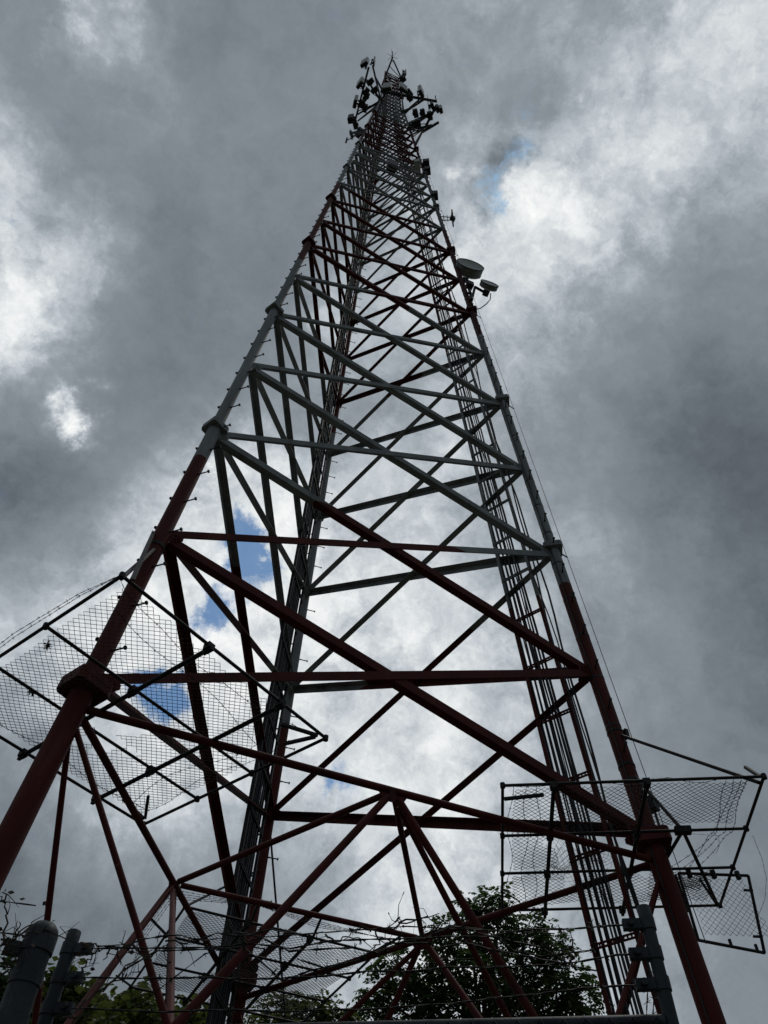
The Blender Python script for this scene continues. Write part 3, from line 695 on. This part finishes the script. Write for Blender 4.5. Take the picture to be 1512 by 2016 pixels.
# ------------------------------------------------------------------ antenna mounts and antennas at the top
CTR = np.array([0, 0, 0])
def outw(p): return nrm([p[0], p[1], 0])
def mount(label, a, b, arms, verts=(), double=.45):
    t = thing('antenna_mount', label, 'antenna mount', (a+b)/2, 'antenna mounts near the tower top')
    MB().tube([a, b], .07, 10).build('face_pipe', DARKSTEEL, t, True)
    if double: MB().tube([a-UP*double, b-UP*double], .05, 10).build('face_pipe', DARKSTEEL, t, True)
    for p, q in arms:
        MB().tube([p, q], .06, 8).build('arm', DARKSTEEL, t, True)
        MB().tube([p-UP*.8, q-UP*.1], .035, 8).build('arm_brace', DARKSTEEL, t, True)
    for k in range(2):
        p = arms[0][0]; lad = np.array([p[0]*.35, p[1]*.35+.25, p[2]-2.2]); q = a+(b-a)*(.3+.45*k)
        MB().tube([lad, lad*.6+p*.4+UP*RNG.uniform(.2, .7), p-UP*.15+RNG.normal(size=3)*.08, (p+q)/2-UP*RNG.uniform(.2, .5), q-UP*.1], .03, 6).build('feed_cable', BLACK, t, True)
    for v in verts: MB().tube([v-UP*1.0, v+UP*1.2], .035, 8).build('mounting_pole', DARKSTEEL, t, True)
    return t
def panel(label, px, z, h=1.9, wd=.52, dp=.26, m=RADOME, tilt=0, face=None):
    c = at(px, z+ZG); f = outw(c) if face is None else nrm(face); f = nrm(f-UP*tilt); sx = nrm(np.cross(f, UP)); up = np.cross(sx, f)
    ax = np.array([sx, f, up]); t = thing('panel_antenna', label, 'panel antenna', c-UP*h/2, 'panel antennas round the tower top')
    hw, hd, r = wd/2, dp/2, .05
    MB().prism([(-hw, -hd), (hw, -hd), (hw, hd-r), (hw-r, hd), (-hw+r, hd), (-hw, hd-r)], (sx, f, up), h, c).build('radome', m, t)
    MB().prism([(-hw*.94, -hd*.94), (hw*.94, -hd*.94), (hw*.94, hd*.5), (-hw*.94, hd*.5)], (sx, f, up), .05, c-up*(h/2+.026)).build('end_cap', BLACK, t)
    q = MB()
    for s_ in (-.3, .3): q.box(c-f*(hd+.07)+up*h*s_, (.12, .14, .1), ax)
    q.tube([c-f*(hd+.15)-up*h*.62, c-f*(hd+.15)+up*h*.55], .035, 8); q.build('bracket', DARKSTEEL, t)
    q = MB()
    for s_ in (-.2, 0, .2): q.tube([c-up*h*.5+sx*wd*s_, c-up*(h*.5+.2)+sx*wd*s_-f*.1, c-up*(h*.5+.3)-f*.3], .018, 5)
    q.build('jumper_cable', BLACK, t); return t
def rru(label, px, z, size=(.4, .25, .5)):
    c = at(px, z+ZG); return boxy('radio_unit', label, 'radio unit', c, size, axes(outw(c)), BOXGREY, 'remote radio units on the antenna mounts')
ZU = 55.5
lz = lambda j, z: leg(j, z)
mount('long pipe antenna mount out to the left of the tower top', at((726, 132), ZU+ZG), at((697, 247), ZU+ZG), [(lz(0, ZU), at((722, 157), ZU+ZG)), (lz(0, ZU-.4), at((703, 226), ZU+ZG)), (lz(0, ZU-2.4), at((705, 238), ZU-.3+ZG))], [at((724, 140), ZU+ZG), at((714, 178), ZU+ZG), at((706, 212), ZU+ZG), at((698, 243), ZU+ZG)])
mount('pipe antenna mount across the front of the tower top ending in a short upright', at((749, 179), ZU+.3+ZG), at((860, 199), ZU+.3+ZG), [(lz(1, ZU-.5), at((836, 196), ZU+.3+ZG)), (lz(1, ZU-1), at((830, 192), ZU+.3+ZG)), (lz(0, ZU), at((762, 182), ZU+.3+ZG))], [at((761, 178), ZU+.3+ZG), at((795, 184), ZU+.3+ZG), at((829, 192), ZU+.3+ZG), at((858, 194), ZU+.3+ZG)])
mount('cluttered lower antenna mount sticking out from the right leg', at((858, 209), 50.5+ZG), at((835, 254), 50.5+ZG), [(lz(1, 50.6), at((849, 222), 50.5+ZG)), (lz(1, 49.5), at((846, 226), 50.5+ZG)), (lz(1, 46.8), at((836, 252), 50.3+ZG)), (lz(1, 44), at((837, 249), 50.2+ZG))], [at((852, 216), 50.5+ZG), at((843, 232), 50.5+ZG)])
mount('angled arm pair of the cluttered mount reaching furthest right', at((864, 240), 49+ZG), at((832, 259), 49+ZG), [(lz(1, 48.4), at((850, 246), 49+ZG))], (), .3)
mount('single slanting pole mount left of the top between two panel rows', at((734, 131), 60+ZG), at((749, 194), 56+ZG), [(lz(0, 60), at((738, 150), 59+ZG))], (), 0)
mount('short twin pipe mount on the left leg below the lowest left antenna', at((690, 258), 43+ZG), at((694, 270), 42+ZG), [(lz(0, 41.5), at((692, 262), 42.6+ZG))], (), .5)
mount('three-sided spreader frame rising to the mast at the very top', at((773, 113), 70.2+ZG), at((752, 168), 68+ZG), [(tb[1], at((774, 118), 70.2+ZG))], (), 0)
panel('white panel antenna topmost in the left row at the tower top', (718, 123), ZU+.4, 2.1, .56)
panel('white panel antenna second from the top of the left row', (709, 163), ZU+.4, 2.1, .56)
panel('white panel antenna third from the top of the left row', (700, 200), ZU+.4, 2.1, .56)
panel('dark grey drum-like antenna at the lower end of the left row', (691, 234), ZU-.2, 1.3, .42, .42, BOXGREY)
panel('thin edge-on panel antenna on the slanting pole left of the top', (737, 121), 61, 2.6, .4, .12, RADOME, 0, (1, -.4, 0))
panel('white panel antenna nearest the left end of the front mount', (762, 171), ZU+.5, 2.0, .62)
panel('white panel antenna in the middle of the front mount', (794, 173), ZU+.5, 2.0, .62)
panel('white panel antenna at the right end of the front mount', (829, 180), ZU+.5, 2.2, .55)
panel('narrow edge-on panel antenna right of the grating at the top', (797, 145), 66, 2.4, .4, .12, RADOME, 0, (1, .2, 0))
panel('small dark panel antenna above the cluttered right mount', (851, 207), 51, 1.0, .36, .2, BOXGREY)
panel('dark panel antenna with pale edge furthest right of the tower top', (868, 215), 51, 1.1, .36, .22, RADOME)
panel('dark panel antenna beside the furthest right one', (861, 213), 51, 1.0, .34, .22, BOXGREY)
for px, z, lb in (((729, 161), 55, 'dark radio unit on the arm nearest the top left antenna'), ((738, 177), 55, 'dark radio unit halfway along the left support arm'), ((721, 181), 55, 'dark radio unit behind the second left antenna'), ((721, 190), 54.6, 'dark radio unit hung under another behind the second left antenna'),
    ((714, 205), 55, 'dark radio unit behind the third left antenna'), ((719, 213), 54.7, 'dark radio unit nearest the left leg on the lower left arm'), ((700, 246), 54.6, 'dark radio unit at the lower tip of the left mount'), ((707, 261), 42.8, 'dark radio unit on the left leg below all left antennas'),
    ((806, 192), 55.2, 'dark radio unit right of the middle front antenna'), ((806, 183), 55.8, 'dark radio unit just above another right of the middle front antenna'), ((818, 223), 52, 'left one of two square radio units standing on the right mount'), ((832, 223), 52, 'right one of two square radio units standing on the right mount'),
    ((815, 246), 49.5, 'dark radio unit inside the cluttered right mount near the leg'), ((823, 243), 49.5, 'dark radio unit in the middle of the cluttered right mount'), ((846, 228), 50.4, 'dark radio unit on the upright of the cluttered right mount'), ((793, 155), 66.3, 'dark radio unit beside the narrow antenna at the top grating')):
    rru(lb, px, z, (.5, .3, .55) if z < 60 else (.5, .4, .5))
c = at((843, 205), 51+ZG); t = thing('whip_antenna', 'thin whip antenna with short side rods above the right mount', 'whip antenna', c-UP*1.5)
MB().tube([c-UP*3.2, c+UP*1.6], .022, 6).build('mast', GALV, t)
for dz in (-.6, .2, 1.4): MB().tube([c+UP*dz-axR[0]*.35, c+UP*dz+axR[0]*.35], .012, 5).build('element', GALV, t)
c = at((772, 111), 70.4+ZG); t = thing('lightning_rod', 'pale upright rod at the very tip of the tower', 'rod', c)
MB().tube([c-UP*.6, c+UP*3.4], [.05, .035], 8).build('rod', GALV, t)
m = MB()
for a in range(6): m.tube([c, c+np.array([math.cos(a*1.05)*.5, math.sin(a*1.05)*.5, .15])], .014, 5)
m.build('spike_cluster', GALV, t)
c = at((682, 277), 42+ZG); t = thing('standoff_antenna', 'small rod antenna on a thin arm left of the left leg', 'antenna', c)
MB().tube([leg(0, 41.2), c], .025, 6).build('arm', DARKSTEEL, t); MB().tube([c-UP*.5, c+UP*.7], .05, 8).build('rod', DARKSTEEL, t)
c = at((772, 327), 36+ZG); boxy('equipment_box', 'dark box hanging inside the tower where the cables meet', 'equipment box', c, (.5, .4, 1.0), axes((0, -1)), BLACK, None, False)

# ------------------------------------------------------------------ fence in front
pl2 = ath((146, 1838), 3.1); prt = ath((1266, 1784), 2.79); zt = CAM[2]+1.302; ztR = CAM[2]+1.318
P2 = np.array([pl2[0], pl2[1], 0]); PR = np.array([prt[0], prt[1], 0]); ef = nrm(PR-P2)
pg_ = ath((93, 1812), 2.80); PG = np.array([pg_[0], pg_[1], 0])
fence = thing('chain_link_fence', 'galvanised chain-link fence topped with barbed wire in the foreground', 'fence', (P2+PR)/2)
ZR = CAM[2]+.975
def post(name, p, r, top, cap, bands, parent, bandto=None):
    o = MB().tube([p-UP*.1, p+UP*top], r, 24).build(name, GALV, parent, True)
    if cap: MB().lathe([(r*1.11, -.06), (r*1.11, -.002), (r*1.0, .012), (r*.72, .027), (r*.3, .034), (0.001, .035)], p+UP*top, UP, 24).build('dome_cap', GALV, o, True)
    else: MB().lathe([(r*1.03, -.05), (r*1.03, .002), (r*.9, .006), (0.001, .008)], p+UP*top, UP, 20).build('post_cap', GALV, o, True)
    for z_ in bands:
        q = MB().tube([p+UP*(z_-.02), p+UP*(z_+.02)], r+.004, 24)
        if bandto is not None:
            e = nrm(bandto-p); q.box(p+e*(r+.03)+UP*z_, (.06, .026, .032), (e, np.cross(UP, e), UP)); q.tube([p+e*(r+.035)+np.cross(UP, e)*.03+UP*z_, p+e*(r+.035)-np.cross(UP, e)*.03+UP*z_], .011, 8)
        q.build('brace_band', GALV, o, True)
    return o
WZ = [CAM[2]+1.245, CAM[2]+1.15, CAM[2]+1.055]
WZR = [CAM[2]+1.265, CAM[2]+1.172, CAM[2]+1.08]
post('line_post', P2, .0235, zt, False, WZ, fence, PR)
post('corner_post', PR, .0215, ztR, False, WZR, fence, P2)
MB().tube([P2+UP*ZR, PR+UP*ZR-ef*.02], .021, 16).build('top_rail', GALV, fence, True)
Wf = np.linalg.norm(PR-P2)-.04
chainlink(MB(), P2+ef*.02+UP*.04+np.cross(UP, ef)*-.024, ef, UP, Wf, ZR-.0, .07, .0017).build('chain_link_mesh', GALV, fence)
m = MB()
for k, z_ in enumerate(WZ): barbed(m, [P2+ef*.08+UP*z_]+sag(P2+ef*.12+UP*(z_+.0), PR-ef*.12+UP*WZR[k], .015+.01*k, 14, .004)+[PR-ef*.07+UP*WZR[k]], .0019, .115, .016)
barbed(m, [P2+ef*.1+UP*(WZ[0]+.01)]+sag(P2+ef*.2+UP*(WZ[0]), PR-ef*1.1+UP*(WZ[0]+.03), -.03, 12, .012), .0018, .1, .018)
barbed(m, [P2+ef*.3+UP*(WZ[2]), P2+ef*.5+UP*(WZ[0]-.03), P2+ef*.7+UP*(WZ[0]+.02), P2+ef*1.2+UP*(WZ[0]+.04)+UP*.0, P2+ef*1.7+UP*WZ[0]], .0013, .12, .016)
for k in range(5):
    a0 = .25+.3*k+RNG.uniform(-.05, .05); z0_ = WZ[0]-.06*RNG.random()
    barbed(m, [P2+ef*min(Wf-.15, a0+f*RNG.uniform(.75, .9))+UP*(z0_+.05*math.sin(f*6.3+k*2)+.02*math.sin(f*15+k))+np.cross(UP, ef)*.05*math.cos(f*6.3+k) for f in np.linspace(0, 1, 9)], .0018, .1, .018)
m.build('barbed_wire', WIRE, fence)
m = MB()
for k, s_ in enumerate((.4, .9, 1.4)): q = P2+ef*s_+UP*ZR; m.tube([q+UP*.022+ef*.02, q+np.cross(UP, ef)*.02, q-UP*.022, q-np.cross(UP, ef)*.02-ef*.02], .003, 5)
m.build('tie_wire', WIRE, fence)
# side run going back from the corner post, and the gate leaf to the left of the gate post
eb = nrm([.55, .83, 0]); PR2 = PR+eb*3.0
fs = thing('chain_link_fence', 'fence run leading away behind the corner post on the right', 'fence', (PR+PR2)/2)
MB().tube([PR2-UP*.1, PR2+UP*ztR], .0245, 16).build('line_post', GALV, fs, True)
MB().tube([PR+eb*.03+UP*(ZR-.03), PR2+UP*(ZR-.03)], .021, 14).build('top_rail', GALV, fs, True)
chainlink(MB(), PR+eb*.03+UP*.04, eb, UP, 2.9, ZR-.06, .07, .0017).build('chain_link_mesh', GALV, fs)
m = MB()
for z_ in WZ: barbed(m, sag(PR+eb*.03+UP*z_, PR2+UP*z_, .02, 8, .004), .0014, .115, .016)
m.build('barbed_wire', WIRE, fs)
gpost = thing('gate_post', 'thick ribbed galvanised gate post with domed cap at the lower left', 'gate post', PG)
post('post_tube', PG, .046, CAM[2]+1.155, True, [CAM[2]+1.02, CAM[2]+.90], gpost)
gate_dir = nrm([-1, .05, 0]); G0 = PG+gate_dir*.12; G1 = G0+gate_dir*1.9
gate = thing('fence_gate', 'chain-link gate leaf with barbed strands left of the thick gate post', 'gate', (G0+G1)/2)
for a, b in ((G0+UP*.1, G0+UP*(ZR-.06)), (G1+UP*.1, G1+UP*(ZR-.06)), (G0+UP*(ZR-.06), G1+UP*(ZR-.06)), (G0+UP*.1, G1+UP*.1)): MB().tube([a, b], .021, 12).build('frame_pipe', GALV, gate, True)
chainlink(MB(), G0+UP*.12, gate_dir, UP, 1.86, ZR-.2, .07, .0017).build('chain_link_mesh', GALV, gate)
m = MB()
for k, z_ in enumerate(WZ): barbed(m, sag(PG+gate_dir*.05+UP*(z_-.01), G1+UP*(z_-.03+.01*k), .03, 8, .006), .0014, .115, .016)
m.build('barbed_wire', WIRE, gate)
m = MB(); 
for z_ in (CAM[2]+1.1,): m.box(PG+gate_dir*.07+UP*z_, (.05, .03, .035))
m.build('hinge', GALV, gate)
# dead vines
def vine(label, paths, r0=.0035):
    t = None; m = MB()
    for pth in paths:
        pts = [np.asarray(q) for q in pth]; full = []
        for a, b in zip(pts[:-1], pts[1:]):
            for i in range(4): full.append(a+(b-a)*i/4+RNG.normal(size=3)*.004)
        full.append(pts[-1]); n = len(full)
        m.tube(full, [r0*(1-.65*i/n) for i in range(n)], 5)
        for i in range(2, n-1, 3):
            d = nrm(RNG.normal(size=3)); L_ = RNG.uniform(.03, .09); m.tube([full[i], full[i]+d*L_*.5+RNG.normal(size=3)*.01, full[i]+d*L_+UP*RNG.uniform(-.03, .01)], [r0*.5, r0*.35, r0*.2], 4)
            if RNG.random() < .45:
                q = full[i]+d*L_; a_, b_ = frame(RNG.normal(size=3)); s_ = RNG.uniform(.006, .013); m._add([q-a_*s_, q+b_*s_*.7, q+a_*s_, q-b_*s_*.7], [(0, 1, 2, 3)])
    return tag(m.build('dead_vine', VINE), label, 'vine', 'dead vines on the fence')
def V(*px, h=2.75): return [ath(p, h) for p in px]
vine('dry forked vine twig standing up left of the thick gate post', [V((8, 1860), (14, 1805), (8, 1778), (0, 1757)), V((8, 1778), (16, 1764), (11, 1750)), V((0, 1860), (30, 1845), (62, 1838), (100, 1834), (130, 1846), (150, 1852))])
vine('tangle of thin dry vines on the wires left of the gate post', [V((0, 1850), (20, 1860), (28, 1880), (35, 1905)), V((0, 1897), (25, 1895), (45, 1880)), V((5, 1870), (25, 1845), (60, 1818), (66, 1814)), V((20, 1870), (35, 1858), (52, 1850)), V((0, 1880), (28, 1884)), V((30, 1850), (32, 1830), (38, 1815)), V((0, 1920), (20, 1905), (38, 1890))])
vine('dry vine hanging from the barbed wire right of the slim post', [V((155, 1855), (170, 1860), (215, 1862), (250, 1860), h=3.0), V((195, 1868), (180, 1885), (165, 1900), (160, 1925), (150, 1945), h=3.0), V((160, 1858), (185, 1878), (210, 1864), h=3.0), V((220, 1862), (232, 1880), (238, 1900), h=3.0), V((215, 1870), (203, 1890), h=3.0), V((160, 1870), (150, 1884), (143, 1880), h=3.0)])
vine('long dry vines strung slantwise between the lower and upper wires', [V((200, 1950), (240, 1910), (290, 1885), (330, 1860), h=2.9), V((205, 1945), (250, 1900), (300, 1870), h=2.9), V((150, 1990), (190, 1955), (240, 1925), (280, 1910), h=2.9), V((330, 1860), (380, 1850), (440, 1848), h=2.9), V((300, 1890), (270, 1868), (235, 1855), h=2.9), V((120, 1995), (180, 2000), (160, 2016), h=2.9)])
vine('curled dry tendrils on the wires near the middle of the fence', [V((640, 1840), (660, 1850), (690, 1846), (720, 1852), h=2.75), V((740, 1835), (745, 1855), (735, 1870), h=2.75), V((780, 1815), (786, 1808), (790, 1812), h=2.75), V((690, 1830), (712, 1828), (760, 1826), (785, 1812), h=2.75), V((785, 1812), (840, 1808), (880, 1812), h=2.75), V((760, 1830), (815, 1815), (865, 1798), h=2.75)])
vine('single dry stem sticking out between tree and cable ladder', [V((1106, 1876), (1120, 1868), (1140, 1865), h=2.75), V((1120, 1866), (1128, 1850), h=2.75), V((1122, 1870), (1126, 1900), h=2.75)])

# ------------------------------------------------------------------ trees
def frond(mb, p, d, L_, npair, lw, droop):
    """compound leaf: leaflets in pairs along a drooping rib"""
    d = nrm(d); side = nrm(np.cross(d, UP)+1e-3); pts = []
    for i in range(npair+1):
        t = i/npair; pts.append(p+d*L_*t-UP*droop*L_*t*t)
    for i in range(1, npair+1):
        ax = nrm(pts[i]-pts[i-1]); s_ = nrm(np.cross(ax, UP)+1e-3); ln = L_*.33*(1.1-.55*abs(i/npair-.45))*RNG.uniform(.8, 1.15)
        for sg in ((-1, 1) if i < npair else (0,)):
            dr = nrm(s_*sg*1.0+ax*(.45 if sg else 1)-UP*RNG.uniform(.15, .5)); wv = nrm(np.cross(dr, UP+RNG.normal(size=3)*.35))*ln*lw
            q = pts[i]; mb._add([q, q+dr*ln*.4+wv, q+dr*ln, q+dr*ln*.45-wv], [(0, 1, 2, 3)])
def tree(label, base, height, clumps, nf, kind, leafm, fl, trunk_r, seed, group='trees behind the tower'):
    global RNG
    RNG = np.random.default_rng(seed)
    t = thing('tree', label, 'tree', base, group); base = np.asarray(base, float)
    tr = MB(); top = base+UP*height*.72+np.array([RNG.normal()*.2, RNG.normal()*.2, 0])
    tp = [base+(top-base)*f+np.array([math.sin(f*5+seed)*.12, math.cos(f*4+seed)*.1, 0])*(f > 0) for f in np.linspace(0, 1, 8)]
    tr.tube(tp, [trunk_r*(1-.75*f) for f in np.linspace(0, 1, 8)], 9)
    lf = MB(); tot = sum(c[3]**2 for c in clumps)
    for cx, cy, cz, cr in clumps:
        cr = cr*.84; c = base+np.array([cx, cy, cz]); f = min(.97, max(.3, (cz-cr*1.0)/(height*.72))); s = base+(top-base)*f
        mp = s+(c-s)*.5+np.array([0, 0, -.15*np.linalg.norm(c-s)*.5])
        tr.tube([s, mp, c], [trunk_r*.36, trunk_r*.24, trunk_r*.1], 6)
        n = int(nf*cr**2/tot)
        for k in range(max(5, n//12)):
            dd = nrm(RNG.normal(size=3)); e = c+dd*cr*.8*np.array([1, 1, .75]); tr.tube([c+(mp-c)*RNG.uniform(0, .5), (c+e)/2+RNG.normal(size=3)*.06, e], [trunk_r*.1, trunk_r*.06, trunk_r*.03], 4)
        for k in range(n):
            dd = nrm(RNG.normal(size=3)); rr = cr*RNG.uniform(.25, 1.0)**.5*RNG.uniform(.8, 1.12); p = c+dd*rr*np.array([1, 1, .72])+RNG.normal(size=3)*cr*.16
            od = nrm(dd*np.array([1, 1, .5])+RNG.normal(size=3)*.55)
            if kind == 0: frond(lf, p, od, fl*RNG.uniform(.7, 1.25), 6, .29, .45)
            else:
                for q in range(7):
                    o_ = p+RNG.normal(size=3)*fl*.35; a_, b_ = frame(RNG.normal(size=3)+UP*.6); s_ = fl*RNG.uniform(.16, .3)
                    lf._add([o_-a_*s_, o_+b_*s_*.62-UP*s_*.15, o_+a_*s_, o_-b_*s_*.62-UP*s_*.15], [(0, 1, 2, 3)])
    tr.build('trunk', BARK, t, True); lf.build('crown', leafm, t); return t
def tb_(px, h): p = ath(px, h); return np.array([p[0], p[1], 0.0])
def clumps_px(base, lst, h):
    out = []
    for x, y, rpx, dh in lst:
        p = ath((x, y), h+dh); out.append((p[0]-base[0], p[1]-base[1], p[2], rpx*depth(p)/FOC))
    return out
b_ = tb_((960, 2016), 20)
tree('tall dark-leaved tree behind the right half of the tower', b_, 11.3, clumps_px(b_, [(955, 1790, 42, 0), (985, 1770, 22, 0), (920, 1790, 30, .6), (975, 1850, 55, .5), (1040, 1835, 48, 0), (1090, 1855, 36, -.4), (1100, 1935, 60, 0), (1145, 1960, 34, .4), (1030, 1930, 60, .8), (950, 1920, 62, -.6), (875, 1880, 50, 0), (850, 1945, 55, .5), (800, 1930, 40, 0), (775, 1890, 32, -.5), (745, 1960, 36, 0), (730, 1992, 36, .3), (900, 1980, 55, 0), (800, 2010, 50, .4), (1010, 2010, 60, 1.), (1110, 2020, 55, .8), (880, 1835, 30, 0)], 20), 2600, 0, LEAF, .42, .16, 11)
b_ = tb_((590, 2016), 17)
tree('yellowish leafy tree low behind the far leg and guard', b_, 8.0, clumps_px(b_, [(560, 1985, 34, 0), (600, 1975, 28, .4), (640, 1990, 30, 0), (670, 2005, 30, .5), (520, 2000, 30, 0), (590, 2030, 60, 0), (640, 2050, 60, .6), (530, 2050, 50, -.4)], 17), 1100, 0, LEAF2, .32, .1, 12)
b_ = tb_((420, 2016), 18)
tree('small round-leaved tree peeping between the braces left of the far leg', b_, 8.2, clumps_px(b_, [(370, 2000, 24, 0), (410, 2012, 24, .3), (350, 2030, 40, 0), (420, 2050, 45, 0)], 18), 260, 1, LEAF2, .4, .09, 13)
b_ = tb_((250, 2016), 16)
tree('round-leaved bushy tree behind the barbed wire left of the tower', b_, 8.0, clumps_px(b_, [(265, 1972, 22, 0), (290, 2000, 28, .4), (235, 1998, 26, 0), (205, 1995, 22, .3), (310, 2018, 24, 0), (260, 2030, 60, .2), (200, 2040, 50, -.3), (180, 2000, 22, 0)], 16), 520, 1, LEAF2, .38, .1, 14)
b_ = tb_((120, 2016), 14)
tree('tree with small bright leaves between the gate post and slim post', b_, 7.2, clumps_px(b_, [(118, 1935, 24, 0), (140, 1960, 28, .3), (105, 1970, 28, 0), (145, 2000, 34, 0), (110, 2020, 50, .3), (165, 1975, 18, 0)], 14), 420, 1, LEAF2, .34, .09, 15)
b_ = tb_((10, 2030), 13)
tree('dark leafy bush at the left edge behind the gate post', b_, 6.6, clumps_px(b_, [(10, 1945, 18, 0), (25, 1965, 20, .3), (-10, 1970, 28, 0), (20, 1990, 40, 0), (-30, 2000, 50, .4), (40, 1905, 12, 0)], 13), 480, 1, LEAF, .3, .09, 16)
